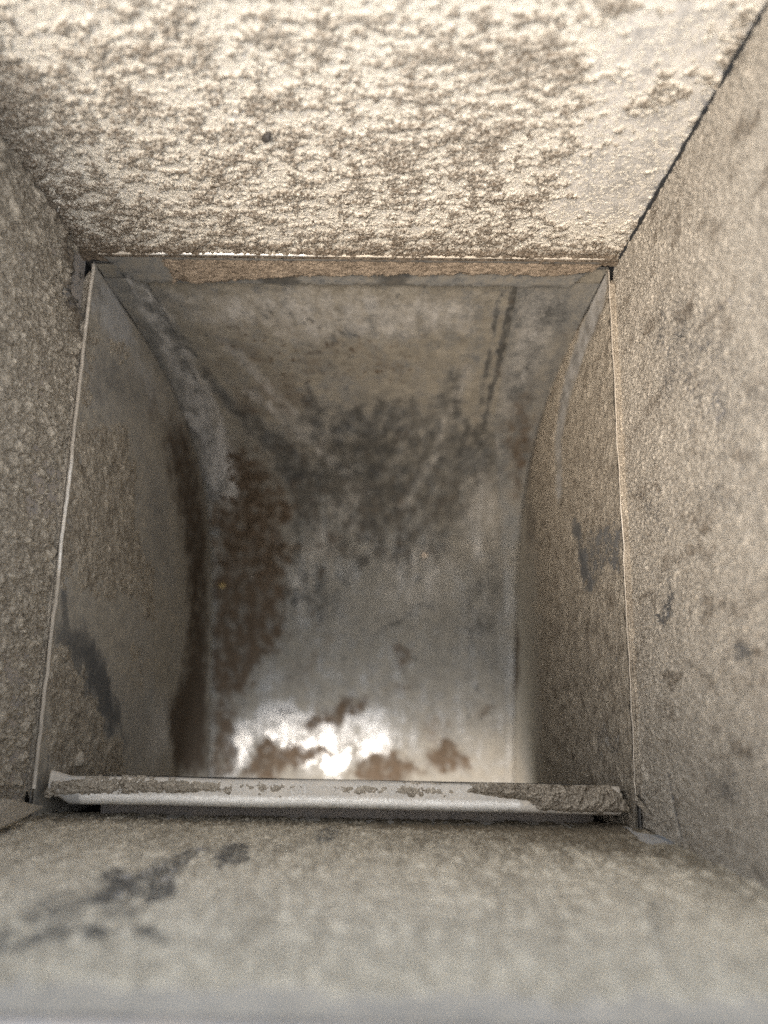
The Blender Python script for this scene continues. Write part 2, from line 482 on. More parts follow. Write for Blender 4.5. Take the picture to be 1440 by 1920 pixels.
# ---- right panel
nr = Noise(37)
S_right = Sheet(lambda u, v: np.stack([102.8 + 0.026 * v, u, v], -1), lambda u, v: np.stack([0 * u - 1, 0 * u, 0 * u + 0.026], -1),
                -105.5, 98.4, -1.5, TOP, lambda px, py: at(px, py, 0, 0.1040)[[1, 2]] / MM)
def right_dust(U, V):
    w = nr.fbm(U, V, 10, 3) * 4, nr.fbm(U + 50, V, 10, 3) * 5
    big = nr.fbm(U, V * 0.7, 24, 4, 0.6)
    mid = nr.fbm(U * 0.9 + 33, V * 0.6, 6, 4, 0.65)
    fine = nr.fbm(U * 1.0, V * 0.7 + 9, 1.5, 3, 0.7)
    scuff = 0.85 * S_right.poly(U, V, [(1240, 560), (1330, 540), (1420, 700), (1440, 900), (1330, 880), (1260, 760), (1210, 660)], 14, w)
    scuff = np.maximum(scuff, 0.8 * S_right.line(U, V, [(1200, 930), (1235, 965), (1260, 1000)], 3, w))
    scuff = np.maximum(scuff, 0.7 * S_right.line(U, V, [(1240, 960), (1215, 1020)], 3, w))
    scuff = np.maximum(scuff, 0.7 * S_right.line(U, V, [(1310, 930), (1400, 935)], 5, w))
    scuff = np.maximum(scuff, 0.6 * S_right.line(U, V, [(1300, 1030), (1350, 1045)], 4, w))
    scuff = np.maximum(scuff, 0.7 * S_right.poly(U, V, [(1380, 560), (1440, 420), (1440, 700)], 10, w))
    wipe = 1.0 * S_right.poly(U, V, [(1235, 1150), (1262, 1110), (1275, 1165), (1240, 1170)], 3.6, w)
    wipe = np.maximum(wipe, 0.8 * S_right.line(U, V, [(1256, 1070), (1264, 1120)], 1.8))
    wipe = np.maximum(wipe, 0.8 * S_right.poly(U, V, [(1425, 1190), (1440, 1180), (1440, 1260), (1430, 1240)], 3.6, w))
    wipe = np.maximum(wipe, 0.9 * S_right.line(U, V, [(1385, 1215), (1390, 1228)], 4.5, w))
    wipe = np.maximum(wipe, 0.6 * S_right.poly(U, V, [(1395, 1330), (1440, 1310), (1440, 1480), (1420, 1450)], 16.2, w))
    wipe = np.maximum(wipe, 0.5 * S_right.line(U, V, [(1335, 1470), (1375, 1475)], 7.2, w))
    scr = S_right.line(U, V, [(1256, 1440), (1262, 1480), (1272, 1530), (1282, 1572)], 1.0)
    smear = S_right.line(U, V, [(1205, 1370), (1212, 1440), (1218, 1470)], 3, w)
    return big, mid, fine, scuff, wipe, scr, smear
U, V = S_right.grid(680, 330)
big, mid, fine, scuff, wipe, scr, smear = right_dust(U, V)
c = 0.42 + 0.22 * big + 0.25 * mid + (0.26 + 0.25 * scuff) * fine - 0.22 * scuff - 0.35 * wipe - 1.3 * scr - 0.2 * smear
gr = nr.grains(U, V * 0.7, 1.0, 0.75)
h = np.where(c > 0, 0.06 + 0.40 * c ** 0.7, c * 2) + (0.50 * gr + 0.16 * fine) * sstep(-0.05, 0.3, c) + 0.45 * sstep(0.35, 0.9, mid) * sstep(0, .3, c) + 0.5 * smear
blot = sstep(0.1, 0.7, nr.fbm(U * 0.9 + 80, V * 0.45, 8, 5, 0.65))
fleck = np.clip(0.16 + 0.25 * big + 0.18 * nr.fbm(U + 15, V * 0.5, 6, 4, 0.7) + 0.55 * scuff + 0.95 * wipe * (0.85 + 0.3 * mid), 0, 1)
tone = 0.80 + 0.12 * mid - 0.52 * blot - 0.10 * big + 0.25 * smear + 0.25 * fine
U2, V2 = S_right.grid(360, 170)
big, mid, fine, scuff, wipe, scr, smear = right_dust(U2, V2)
right = link('right_panel', sheet_mesh(S_right, 360, 170, col(0.70 - 0.42 * scuff - 0.55 * wipe - 0.9 * scr + 0.15 * mid + 0.2 * fine, 0.6 * scuff + 0.75 * wipe + scr, 0.0, 0.1)), M_zinc, hopper)
o = link('dust_crust', crust_mesh(S_right, 680, 330, h, tone, fleck=fleck), M_grey, right)
o['kind'] = 'stuff'

# ---- front panel
nf = Noise(51)
S_front = Sheet(lambda u, v: np.stack([u, YF + 0.010 * v, v], -1), lambda u, v: np.stack([0 * u, 1 + 0 * u, 0 * u - 0.010], -1),
                -104.5, 107, -14, 160, lambda px, py: at(px, py, 1, (YF + 0.5) * MM)[[0, 2]] / MM)
def front_dust(U, V):
    w = nf.fbm(U, V * 0.4, 9, 3) * 2.5, nf.fbm(U + 50, V * 0.4, 9, 3) * 8
    big = nf.fbm(U, V * 0.35, 30, 3, 0.6)
    mid = nf.fbm(U * 0.9 + 33, V * 0.28, 5, 4, 0.65)
    fine = nf.fbm(U, V * 0.35 + 9, 1.8, 3, 0.6)
    z = S_front
    wipe = 0.9 * z.poly(U, V, [(390, 1600), (430, 1580), (480, 1603), (475, 1626), (405, 1628)], 3, w)
    wipe = np.maximum(wipe, 1.0 * z.poly(U, V, [(168, 1692), (190, 1642), (232, 1630), (258, 1668), (242, 1706), (185, 1712)], 3, w))
    for k, pts in enumerate(([(240, 1660), (300, 1625), (380, 1590)], [(255, 1690), (262, 1655), (310, 1630), (370, 1600)], [(290, 1700), (287, 1660), (330, 1620)],
                             [(310, 1690), (315, 1650), (350, 1610)], [(55, 1740), (80, 1700), (130, 1680)], [(95, 1745), (110, 1710), (150, 1690)],
                             [(130, 1740), (140, 1705), (175, 1690)], [(215, 1730), (205, 1700)], [(240, 1725), (235, 1700)])):
        wipe = np.maximum(wipe, (0.85 if k < 4 else 0.7) * z.line(U, V, pts, 4.0))
    wipe = np.maximum(wipe, 1.0 * z.poly(U, V, [(0, 1758), (180, 1754), (300, 1752), (315, 1772), (180, 1786), (0, 1788)], 4, w))
    wipe = np.maximum(wipe, 0.35 * z.poly(U, V, [(0, 1815), (250, 1812), (380, 1825), (250, 1835), (0, 1840)], 6, w))
    wipe = np.maximum(wipe, 0.7 * z.poly(U, V, [(790, 1555), (820, 1580), (860, 1595), (850, 1608), (810, 1590), (780, 1565)], 3, w))
    wipe = np.maximum(wipe, 0.7 * z.poly(U, V, [(580, 1555), (640, 1550), (650, 1580), (590, 1585)], 3, w))
    hand = 0.95 * z.poly(U, V, [(1140, 1655), (1180, 1655), (1235, 1690), (1262, 1740), (1280, 1800), (1245, 1830), (1210, 1780), (1195, 1720), (1150, 1680)], 5, w)
    hand = hand * (0.8 + 0.5 * mid)
    white = (1.0 + 0.35 * fine) * z.poly(U, V, [(1165, 1545), (1195, 1558), (1285, 1568), (1290, 1580), (1220, 1585), (1190, 1570)], 2.5, (w[0] * .5, w[1] * .5))
    brown = z.poly(U, V, [(700, 1530), (1190, 1535), (1400, 1640), (1440, 1700), (1240, 1620), (1000, 1590), (700, 1550)], 16, w) * (0.85 + 0.45 * mid)
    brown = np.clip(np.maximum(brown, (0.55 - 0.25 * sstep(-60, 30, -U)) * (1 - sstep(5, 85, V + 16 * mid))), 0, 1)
    return big, mid, fine, wipe, hand, white, brown
U, V = S_front.grid(640, 260)
big, mid, fine, wipe, hand, white, brown = front_dust(U, V)
c = 0.60 + 0.28 * big + 0.36 * mid + 0.2 * fine - 0.45 * wipe - 0.3 * hand - 1.4 * white + 0.35 * brown
c -= 0.7 * (1 - sstep(-12, 1, V + 9 * mid)) + 1.2 * sstep(140, 152, V + 9 * mid)
gr = nf.grains(U, V * 0.4, 1.4, 0.7)
h = np.where(c > 0, 0.06 + 0.35 * c ** 0.7, c * 2) + (0.5 * gr + 0.3 * fine) * sstep(-0.05, 0.3, c) + 0.25 * sstep(0.4, 0.9, mid)
big_g = nf.grains(U + 7, V * 0.35, 2.4, 0.4) * sstep(25, 60, V)
h = h + 0.6 * big_g
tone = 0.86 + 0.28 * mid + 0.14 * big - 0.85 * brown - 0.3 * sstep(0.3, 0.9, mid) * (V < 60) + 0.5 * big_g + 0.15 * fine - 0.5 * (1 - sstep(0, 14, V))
front_fleck = np.clip(1.15 * wipe * (0.9 + 0.3 * mid) + 0.85 * hand + 0.06 + 0.12 * big, 0, 1)
U2, V2 = S_front.grid(360, 170)
big, mid, fine, wipe, hand, white, brown = front_dust(U2, V2)
front = link('front_panel', sheet_mesh(S_front, 360, 170, col(0.75 - 0.5 * wipe - 0.25 * hand - 0.8 * white + 0.15 * mid, 0.55 * wipe * (0.8 + 0.5 * fine) + 0.55 * hand + 0.5 * (1 - sstep(-14, 1, V2 + 6 * mid)) + 0.35 * sstep(141, 152, V2 + 7 * mid), 0.15 * hand, 0.1 * white, white)), M_front, hopper)  # lower edge darkened in colour for the shade beneath the lip
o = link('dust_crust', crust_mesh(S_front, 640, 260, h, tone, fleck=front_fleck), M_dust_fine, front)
o['kind'] = 'stuff'

# ---- rounded bars and strips along x or along a path
def extrude_path(profile, path, closed=True):
    """profile: list of (a, b) mm offsets; path: list of (origin, axis_a, axis_b)"""
    vs, qs = [], []
    n = len(profile)
    for o_, a_, b_ in path:
        for p in profile:
            vs.append(np.array(o_, float) + np.array(a_, float) * p[0] + np.array(b_, float) * p[1])
    m = n if closed else n - 1
    for i in range(len(path) - 1):
        for j in range(m):
            qs.append((i * n + j, i * n + (j + 1) % n, (i + 1) * n + (j + 1) % n, (i + 1) * n + j))
    if closed:
        for base in (0, (len(path) - 1) * n):                   # caps as quad fans
            for j in range(0, n - 2, 2):
                qs.append((base, base + j + 1, base + j + 2, base + (j + 3) % n if j + 3 < n else base))
    return np.array(vs), [q for q in qs]

def poly_mesh(name, vs, fs, mask=None):
    me = bpy.data.meshes.new(name)
    me.from_pydata([tuple(v * MM) for v in np.asarray(vs, float)], [], [tuple(dict.fromkeys(f)) for f in fs])
    me.update()
    a_ = me.attributes.new('mask', 'FLOAT_COLOR', 'POINT')
    mk = np.tile(np.array([[0.3, 0, 0, 0.2]]), (len(vs), 1)) if mask is None else mask
    a_.data.foreach_set('color', np.ascontiguousarray(mk, dtype=np.float32).ravel())
    return me

# front rim of the hopper, the blurred grey band nearest the lens
ne = Noise(77)
xs = np.linspace(-106, 108, 60)
prof = [(0, 0), (1.2, 0.6), (1.6, 2.0), (1.2, 3.6), (-1.0, 4.4), (-3.5, 4.4), (-3.6, 3.6), (-1.0, 3.2), (-0.4, 2.6), (-0.4, 0)]
path = [((x, YF + 1.7, 160), (0, 1, 0), (0, 0, 1)) for x in xs]
vs, fs = extrude_path(prof, path)
o = link('rolled_rim', poly_mesh('rim', vs, fs, col(0.35 + 0.2 * ne.fbm(vs[:, 0], vs[:, 1], 20), 0.25, 0 * vs[:, 0], 0.1)), M_zinc, hopper)

prof = [(0, 0), (11.5, 0.6), (11.5, -0.6), (0, -1.2)]
vs, fs = extrude_path(prof, [((x, YF - 0.2, -13), (0, 1, 0), (0, 0, 1)) for x in np.linspace(-82, 89, 12)])
o = link('light_block_flange', poly_mesh('flange', vs, fs, col(0.6 + 0 * vs[:, 0], 0.45, 0.0, 0.0)), M_zinc, hopper)  # strip added to block light from below, coloured dark to deepen the gap

# unseen skirt added to block light round the chute; corner holes go dark
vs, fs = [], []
def blocker_plate(x0, x1, y0, y1, z0, z1):
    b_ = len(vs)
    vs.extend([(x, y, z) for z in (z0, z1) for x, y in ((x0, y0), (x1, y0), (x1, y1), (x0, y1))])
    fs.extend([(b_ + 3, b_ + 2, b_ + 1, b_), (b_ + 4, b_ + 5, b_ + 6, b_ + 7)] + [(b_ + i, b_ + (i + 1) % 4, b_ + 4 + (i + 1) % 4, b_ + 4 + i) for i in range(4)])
blocker_plate(-107.5, -106.2, -110, 102, -60, 3)
blocker_plate(107.6, 108.9, -110, 102, -60, 3)
blocker_plate(-106.1, 107.5, -111.5, -110.2, -60, -2)
blocker_plate(-106.1, 107.5, 101.2, 102.4, -60, 2)
blocker_plate(-106.1, -101.4, -110.1, 101.1, -60, -59)
blocker_plate(101.4, 107.5, -110.1, 101.1, -60, -59)
blocker_plate(-101.3, 101.3, -110.1, -107.4, -60, -59)
blocker_plate(-101.3, 101.3, -107.3, -99.0, -58.8, -58)
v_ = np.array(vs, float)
link('light_block_skirt', poly_mesh('light_block_skirt', v_, fs, col(0.1 + 0 * v_[:, 0], 1.0, 0.0, 0.0)), M_dark, hopper, smooth=False)

# black bead of sealant up the rear right corner
pts = []
for t in np.linspace(0, 1, 90):
    z = 6 + t * (TOP - 8)
    r = 0.8 * (0.30 + 0.95 * abs(ne.perlin(np.array([t * 19.0]), np.array([0.3]))[0]) + 0.45 * ne.jr[int(t * 300)])
    wob = ne.perlin(np.array([t * 12.0]), np.array([7.7]))[0] + 0.7 * ne.perlin(np.array([t * 41.0]), np.array([2.7]))[0]
    pts.append((np.array([102.7 + 0.026 * z - 0.5 + 0.5 * wob, YB - 0.7 + 0.25 * wob, z]), r))
vs, fs = [], []
for i, (p, r) in enumerate(pts):
    for k in range(8):
        a_ = k * math.pi / 4
        vs.append(p + np.array([math.cos(a_) * r * 1.25, math.sin(a_) * r, 0]))
for i in range(len(pts) - 1):
    for k in range(8):
        fs.append((i * 8 + k, i * 8 + (k + 1) % 8, (i + 1) * 8 + (k + 1) % 8, (i + 1) * 8 + k))
o = link('seam_sealant', poly_mesh('bead', vs, fs), M_seal, hopper)

# folded lower edge of the rear panel, bare and bright on its left half
xs = np.linspace(-96, 97, 70)
path = [((x, YB, 6.2 + 0.15 * ne.perlin(np.array([x * 0.2]), np.array([1.]))[0]), (0, -1, 0), (0, 0, 1)) for x in xs]
prof = [(-0.6, 0.0), (0.8, 0.0), (1.2, 0.4), (1.2, 0.9), (0.7, 1.3), (-0.6, 1.4)]
vs, fs = extrude_path(prof, path)
bx = sstep(-25, -5, vs[:, 0]) + sstep(-72, -78, vs[:, 0])
o = link('bottom_fold', poly_mesh('fold', vs, fs, col(0.05 + 0.95 * np.clip(bx, 0, 1), 0 * bx, 0 * bx, 0.4 + 0 * bx)), M_edge, hopper)

# end of a plate turned over the front left corner
A, B = np.array([-95.5, -99.5, 1.6]), np.array([-107.0, -105.0, 26.0])
dirv = (B - A) / np.linalg.norm(B - A)
wv = np.cross(dirv, np.array([0.55, 0.83, 0.0])); wv /= np.linalg.norm(wv)
nv_ = np.cross(wv, dirv)
if nv_[1] < 0: nv_ = -nv_
prof = [(-9, 0), (-0.4, 0), (0, 0.4), (0, 1.4), (-0.4, 1.8), (-9, 1.8)]

# ------------------------------------------------------------------ the chute inside the opening
PROF = np.array([(97.2, 0), (97.0, -30), (96.3, -60), (92.8, -100), (85.5, -136), (73, -172), (55, -200), (28, -221), (-5, -235), (-50, -246), (-110, -257), (-175, -266)], float)
seg = np.r_[0, np.cumsum(np.hypot(*np.diff(PROF, axis=0).T))]
SS = np.linspace(0, seg[-1], 600)
def smooth_interp(k):
    y = np.interp(SS, seg, PROF[:, k])
    ker = np.hanning(61); ker /= ker.sum()
    yp = np.r_[2 * y[0] - y[30:0:-1], y, 2 * y[-1] - y[-2:-32:-1]]
    return np.convolve(yp, ker, 'valid')
PY, PZ = smooth_interp(0), smooth_interp(1)
TY, TZ = np.gradient(PY, SS), np.gradient(PZ, SS)
def chute_pos(u, v):
    return np.stack([u, np.interp(v, SS, PY), np.interp(v, SS, PZ)], -1)
def chute_nor(u, v):
    ty, tz = np.interp(v, SS, TY), np.interp(v, SS, TZ)
    L = np.hypot(ty, tz)
    return np.stack([0 * u, tz / L, -ty / L], -1)
_gu, _gv = np.meshgrid(np.linspace(-100, 100, 201), SS[::2], indexing='ij')
_gp = chute_pos(_gu.ravel(), _gv.ravel()) * MM - CAM
_gd = _gp @ FWD
_gx, _gy = 720 + 1440 * (_gp @ RT) / _gd, 960 - 1440 * (_gp @ UP) / _gd
def chute_spot(px, py):
    i = np.argmin((_gx - px) ** 2 + (_gy - py) ** 2)
    return np.array([_gu.ravel()[i], _gv.ravel()[i]])
S_chute = Sheet(chute_pos, chute_nor, -99.5, 99.5, 0, SS[-1], chute_spot)
nc = Noise(64)
def chute_wear_light(U, V):
    z = S_chute
    w = nc.fbm(U, V, 14, 4, 0.6) * 7, nc.fbm(U + 70, V, 14, 4, 0.6) * 7
    w2 = nc.fbm(U, V * 0.4, 5, 3, 0.6) * 2.5, nc.fbm(U + 70, V * .4, 5, 3, 0.6) * 5
    P = lambda pts, s, ww=w: z.poly(U, V, pts, s, ww)
    L = lambda pts, wd, ww=w2: z.line(U, V, pts, wd, ww)
    big, mid = nc.fbm(U, V, 32, 4, 0.6), nc.fbm(U + 20, V + 11, 8, 4, 0.65)
    brown = P([(408, 815), (470, 850), (520, 900), (560, 950), (545, 1000), (550, 1080), (530, 1130), (540, 1180), (510, 1220), (465, 1290), (420, 1340), (370, 1345), (368, 1100), (372, 930), (425, 935), (410, 880)], 8, (w[0] * 1.5 + w2[0], w[1] * 1.5 + w2[1]))
    brown = np.maximum(brown, 0.85 * P([(385, 1330), (440, 1310), (440, 1460), (385, 1460)], 5))
    brown = np.maximum(brown, 0.8 * P([(945, 760), (1000, 700), (1000, 840), (975, 940), (945, 950), (950, 850)], 7))
    brown = np.maximum(brown, 0.55 * P([(400, 620), (470, 640), (510, 670), (490, 690), (430, 660)], 6))
    brown = np.maximum(brown, 0.5 * P([(560, 670), (600, 660), (610, 700), (580, 700)], 4))
    brown = np.maximum(brown, 0.5 * P([(690, 650), (760, 680), (750, 700), (700, 690)], 5))
    brown = np.maximum(brown, 0.65 * P([(595, 1030), (620, 990), (645, 1000), (620, 1045)], 4))
    brown = np.maximum(brown, 0.55 * P([(430, 720), (560, 700), (600, 760), (520, 790), (440, 780)], 8))
    brown = np.maximum(brown, 0.4 * P([(500, 830), (620, 830), (600, 870), (520, 860)], 7))
    brown = np.maximum(brown, 0.9 * P([(560, 1350), (640, 1310), (690, 1310), (680, 1345), (600, 1370)], 5)*1.15)
    brown = np.maximum(brown, 1.0 * P([(480, 1400), (600, 1395), (625, 1410), (560, 1440), (500, 1460), (460, 1455)], 5)*1.15)
    brown = np.maximum(brown, 1.0 * P([(660, 1430), (700, 1412), (770, 1420), (800, 1450), (760, 1462), (650, 1462)], 5)*1.15)
    brown = np.maximum(brown, 1.0 * P([(810, 1395), (840, 1375), (870, 1400), (880, 1445), (830, 1450), (800, 1425)], 5)*1.15)
    brown = np.maximum(brown, 0.5 * P([(870, 1350), (800, 1340), (780, 1380), (830, 1390)], 5))
    brown = np.maximum(brown, 0.8 * P([(740, 1215), (765, 1215), (760, 1250), (745, 1245)], 5)*1.15)
    brown = np.maximum(brown, 0.8 * P([(895, 1320), (925, 1325), (920, 1350), (900, 1345)], 5)*1.15)
    brown = np.maximum(brown, 0.5 * P([(715, 1280), (780, 1270), (790, 1300), (720, 1305)], 5))
    brown = np.maximum(brown, 0.45 * P([(540, 1260), (600, 1200), (640, 1180), (570, 1300)], 6))
    dark = 0.75 * P([(440, 770), (480, 800), (560, 870), (620, 930), (560, 1000), (560, 940), (500, 850)], 7)
    dark = np.maximum(dark, 0.85 * P([(600, 790), (690, 750), (790, 760), (800, 800), (760, 870), (800, 900), (800, 960), (740, 990), (700, 1060), (640, 960), (610, 880)], 20.4)*0.9)
    dark = np.maximum(dark, 0.7 * L([(585, 750), (600, 800)], 8.5)*0.9)
    dark = np.maximum(dark, 0.8 * L([(575, 720), (590, 760)], 3.0))
    for q in ([(500, 590), (545, 610)], [(575, 595), (640, 640)], [(600, 600), (670, 630)], [(640, 595), (665, 630)], [(550, 590), (575, 600)], [(620, 640), (665, 665)]):
        dark = np.maximum(dark, 0.6 * L(q, 5.0) * sstep(-0.4, 0.5, nc.fbm(U, V * .6, 3, 4, .7)))
    for q in ([(857, 705), (855, 780)], [(905, 790), (880, 850), (890, 900)], [(900, 830), (910, 880)], [(880, 790), (860, 850), (840, 880)], [(670, 760), (680, 810)], [(720, 760), (700, 830)]):
        dark = np.maximum(dark, 0.75 * L(q, 4.5))
    dark = np.maximum(dark, 1.0 * z.line(U, V, [(971, 535), (950, 620), (930, 700), (905, 800)], 2.8, (w2[0] * .5, w2[1] * .5)))
    dark = np.maximum(dark, 0.7 * z.line(U, V, [(935, 560), (920, 650), (900, 760)], 1.8, (w2[0] * .5, w2[1] * .5)))
    dark = np.maximum(dark, 0.7 * P([(880, 820), (930, 800), (930, 900), (880, 940), (850, 880)], 13.6)*0.9)
    dark = np.maximum(dark, 0.7 * L([(600, 1060), (590, 1130), (540, 1110)], 6.8)*0.9)
    dark = np.maximum(dark, 0.5 * P([(560, 1080), (640, 1120), (620, 1160), (550, 1150)], 17)*0.9)
    dark = np.maximum(dark, 0.6 * L([(330, 650), (350, 720), (370, 770)], 2.6))
    dark = np.maximum(dark, 0.6 * L([(325, 670), (345, 750)], 2.0))
    dark = np.maximum(dark, 0.6 * L([(225, 515), (240, 540)], 1.8))
    dark = np.maximum(dark, 0.5 * P([(280, 540), (330, 560), (330, 620), (290, 600)], 11.9)*0.9)
    dark = np.maximum(dark, 0.6 * L([(700, 1190), (810, 1130)], 1.6))
    dark = np.maximum(dark, 0.5 * P([(1000, 780), (1060, 700), (1030, 850), (1000, 900)], 10.2)*0.9)
    dark = np.maximum(dark, 0.45 * P([(880, 1060), (940, 1060), (940, 1260), (860, 1220)], 20.4)*0.9)
    bright = P([(440, 1360), (520, 1310), (560, 1330), (640, 1350), (700, 1320), (720, 1335), (745, 1390), (720, 1420), (640, 1410), (640, 1445), (560, 1430), (480, 1390), (440, 1460), (430, 1400)], 9)  # floor sheen put into the colour as lighter, barer metal
    bright = np.maximum(bright, 0.22 * P([(480, 1250), (560, 1240), (920, 1260), (930, 1460), (780, 1440), (700, 1300), (480, 1300)], 16))
    pale = P([(345, 720), (385, 760), (440, 820), (440, 930), (400, 930), (380, 850), (340, 780)], 5)
    pale = np.maximum(pale, 0.9 * P([(250, 545), (300, 560), (360, 690), (420, 800), (445, 900), (430, 950), (395, 920), (370, 820), (310, 680)], 5, w2))
    pale = np.maximum(pale, 0.6 * P([(940, 780), (950, 700), (985, 540), (1060, 560), (1000, 700), (960, 780)], 8, w2))
    pale = np.maximum(pale, 0.6 * P([(480, 620), (560, 640), (700, 640), (880, 620), (920, 560), (600, 545), (300, 545), (400, 620)], 14))
    pale = np.maximum(pale, 0.6 * P([(880, 900), (940, 820), (935, 1000), (900, 1060), (860, 1000)], 9))
    pale = np.maximum(pale, 0.45 * P([(590, 940), (680, 900), (700, 960), (620, 1010)], 9))
    pale = np.maximum(pale, 0.45 * P([(700, 1060), (830, 1000), (860, 1060), (820, 1150), (720, 1140)], 12))
    pale = np.maximum(pale, 0.5 * P([(560, 1000), (585, 960), (640, 990), (630, 1040), (590, 1060), (560, 1180), (545, 1100)], 8))
    for q, wd, k in (([(470, 735), (580, 825), (690, 930)], 6, .6), ([(420, 640), (520, 745), (600, 830)], 6, .45), ([(880, 690), (820, 850), (750, 960)], 6, .5), ([(240, 520), (320, 650), (400, 780)], 3, .9), ([(262, 530), (345, 660), (420, 800)], 2.5, .8)):
        pale = np.maximum(pale, k * z.line(U, V, q, wd, w2))
    pale = np.clip(pale * (0.75 + 0.7 * nc.fbm(U + 17, V * 0.3, 7, 5, 0.68)) + 0.14 * sstep(0.0, 0.8, nc.fbm(U + 71, V * 0.35, 9, 5, 0.68)), 0, 1)
    tex = nc.fbm(U + 5, V * 0.7, 6, 5, 0.7)
    brown = np.maximum(brown, 0.55 * sstep(0.0, 0.8, nc.fbm(U * 1.1 + 31, V * 0.6, 12, 5, 0.68)) * (1 - 0.6 * sstep(190, 260, V)))
    brown = np.maximum(brown, 0.9 * sstep(0.15, 0.55, nc.fbm(U + 13, V * 0.8, 4, 4, 0.7)) * P([(390, 590), (520, 620), (790, 620), (780, 730), (560, 720), (410, 700)], 10))
    brown = np.maximum(brown, 0.30 * sstep(150, 215, V) * (1 - sstep(245, 275, V)))  # mid floor browned to stand in for shade deep in the chute
    pits = sstep(0.35, 0.75, nc.fbm(U + 44, V * 0.5, 4.5, 4, 0.65)) * sstep(-0.2, 0.5, nc.fbm(U, V + 90, 30, 2))
    for q, wd, k in (([(300, 590), (400, 720), (470, 805)], 5, .6), ([(440, 765), (560, 860), (650, 960)], 8, .7), ([(560, 640), (680, 760), (760, 880)], 9, .35),
                     ([(850, 700), (800, 860), (720, 1000), (650, 1090)], 9, .5), ([(905, 800), (850, 940), (800, 1050)], 6, .5), ([(560, 930), (560, 1060), (600, 1150)], 6, .5)):
        dark = np.maximum(dark, k * z.line(U, V, q, wd, w2))
    halo = P([(400, 780), (520, 840), (640, 950), (640, 1100), (600, 1250), (480, 1330), (390, 1330)], 16)
    brown = np.maximum(brown, 0.8 * halo * sstep(0.15, 0.6, nc.fbm(U + 66, V * 0.8, 5, 5, 0.72)))
    dark = np.maximum(dark, 0.7 * pits)
    dark = np.maximum(dark, 0.5 * P([(540, 770), (690, 740), (830, 750), (900, 830), (890, 960), (770, 1090), (650, 1060), (560, 1010)], 18))
    flow = nc.fbm(U * 1.1 + 2 + 0.35 * V, V * 0.5, 9, 5, 0.7)
    dark = np.clip(dark * (0.72 + 0.5 * tex + 0.55 * flow) + 0.10 * tex, 0, 1)
    brown = np.clip(brown * (0.82 + 0.6 * tex), 0, 1)
    bright = np.clip(bright * (0.85 + 0.22 * nc.fbm(U + 9, V * 0.6, 9, 5, 0.65)), 0, 0.9)
    bright = np.maximum(bright, P([(600, 1418), (648, 1412), (645, 1442), (610, 1440)], 2))  # hot spot of the sheen, painted as its own small patch
    return big, mid, brown, dark, bright, pale
U2, V2 = S_chute.grid(340, 620)
big, mid, brown, dark, bright, pale = chute_wear_light(U2, V2)
stk = nc.fbm(U2 + 3, V2 * 0.22, 7, 5, 0.65)
spot_ = nc.fbm(U2 + 60, V2 + 5, 3.2, 4, 0.7)
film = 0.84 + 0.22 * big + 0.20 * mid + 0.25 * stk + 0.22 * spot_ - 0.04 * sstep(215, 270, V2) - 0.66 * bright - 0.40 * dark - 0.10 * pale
rear = link('back_wall', sheet_mesh(S_chute, 340, 620, col(film, np.clip(1.25 * dark + 0.18 * big + 0.24 * stk + 0.20 * spot_ + 0.34 * sstep(90, 210, V2) - 0.9 * bright - 0.3 * pale, 0, 1), brown, bright, pale * (1 - 0.8 * dark))), M_chute, chute)  # dark term grows down the wall: falling light put into the colour
U, V = S_chute.grid(330, 560)
big, mid, brown, dark, bright, pale = chute_wear_light(U, V)
fine = nc.fbm(U, V, 2.4, 3, 0.6)
h = -0.80 - 0.5 * sstep(255, 285, V) + 0.85 * brown + 0.55 * brown * nc.fbm(U + 12, V, 9, 5, 0.7) + 0.22 * mid + 0.14 * fine + 0.25 * nc.grains(U, V, 2.4) * sstep(.3, .9, brown)
o = link('dust_crust', crust_mesh(S_chute, 330, 560, h, 0.42 + 0.3 * mid - 0.15 * big), M_brown, rear)
o['kind'] = 'stuff'

def keep_side(u, v):
    zc = np.interp(u, PY[::-1], PZ[::-1])
    return v > zc - 4
def side_wall(name, sx, seed, wear, film0):
    n_ = Noise(seed)
    S = Sheet(lambda u, v: np.stack([sx * (100.0 + 0 * u), u, v], -1), lambda u, v: np.stack([-sx + 0 * u, 0 * u, 0 * u], -1),
              -178, 98, -270, 0.8, lambda px, py: at(px, py, 0, sx * 0.1)[[1, 2]] / MM)
    U2, V2 = S.grid(280, 300)
    m = wear(S, n_, U2, V2)
    p = link(name, sheet_mesh(S, 280, 300, col(m['film'], m['dark'], m['brown'], m['pol'], m['powder']), keep=keep_side), M_side, chute)
    U, V = S.grid(520, 420)
    m = wear(S, n_, U, V)
    fine = n_.fbm(U, V * 0.7, 1.8, 3, 0.6)
    h = -0.38 + 1.1 * m['crust'] + 0.16 * fine + (0.35 * n_.grains(U, V * 0.7, 2.0, 0.7) + 0.3 * n_.grains(U + 9, V * .7, 4, 0.35)) * sstep(0.3, 0.7, m['crust'])
    o = link('dust_crust', crust_mesh(S, 520, 420, h, m['tone'] + 0.12 * fine, keep_side, fleck=np.clip(m['fleck'], 0, 1)), M_dust, p)
    o['kind'] = 'stuff'
    return p, S

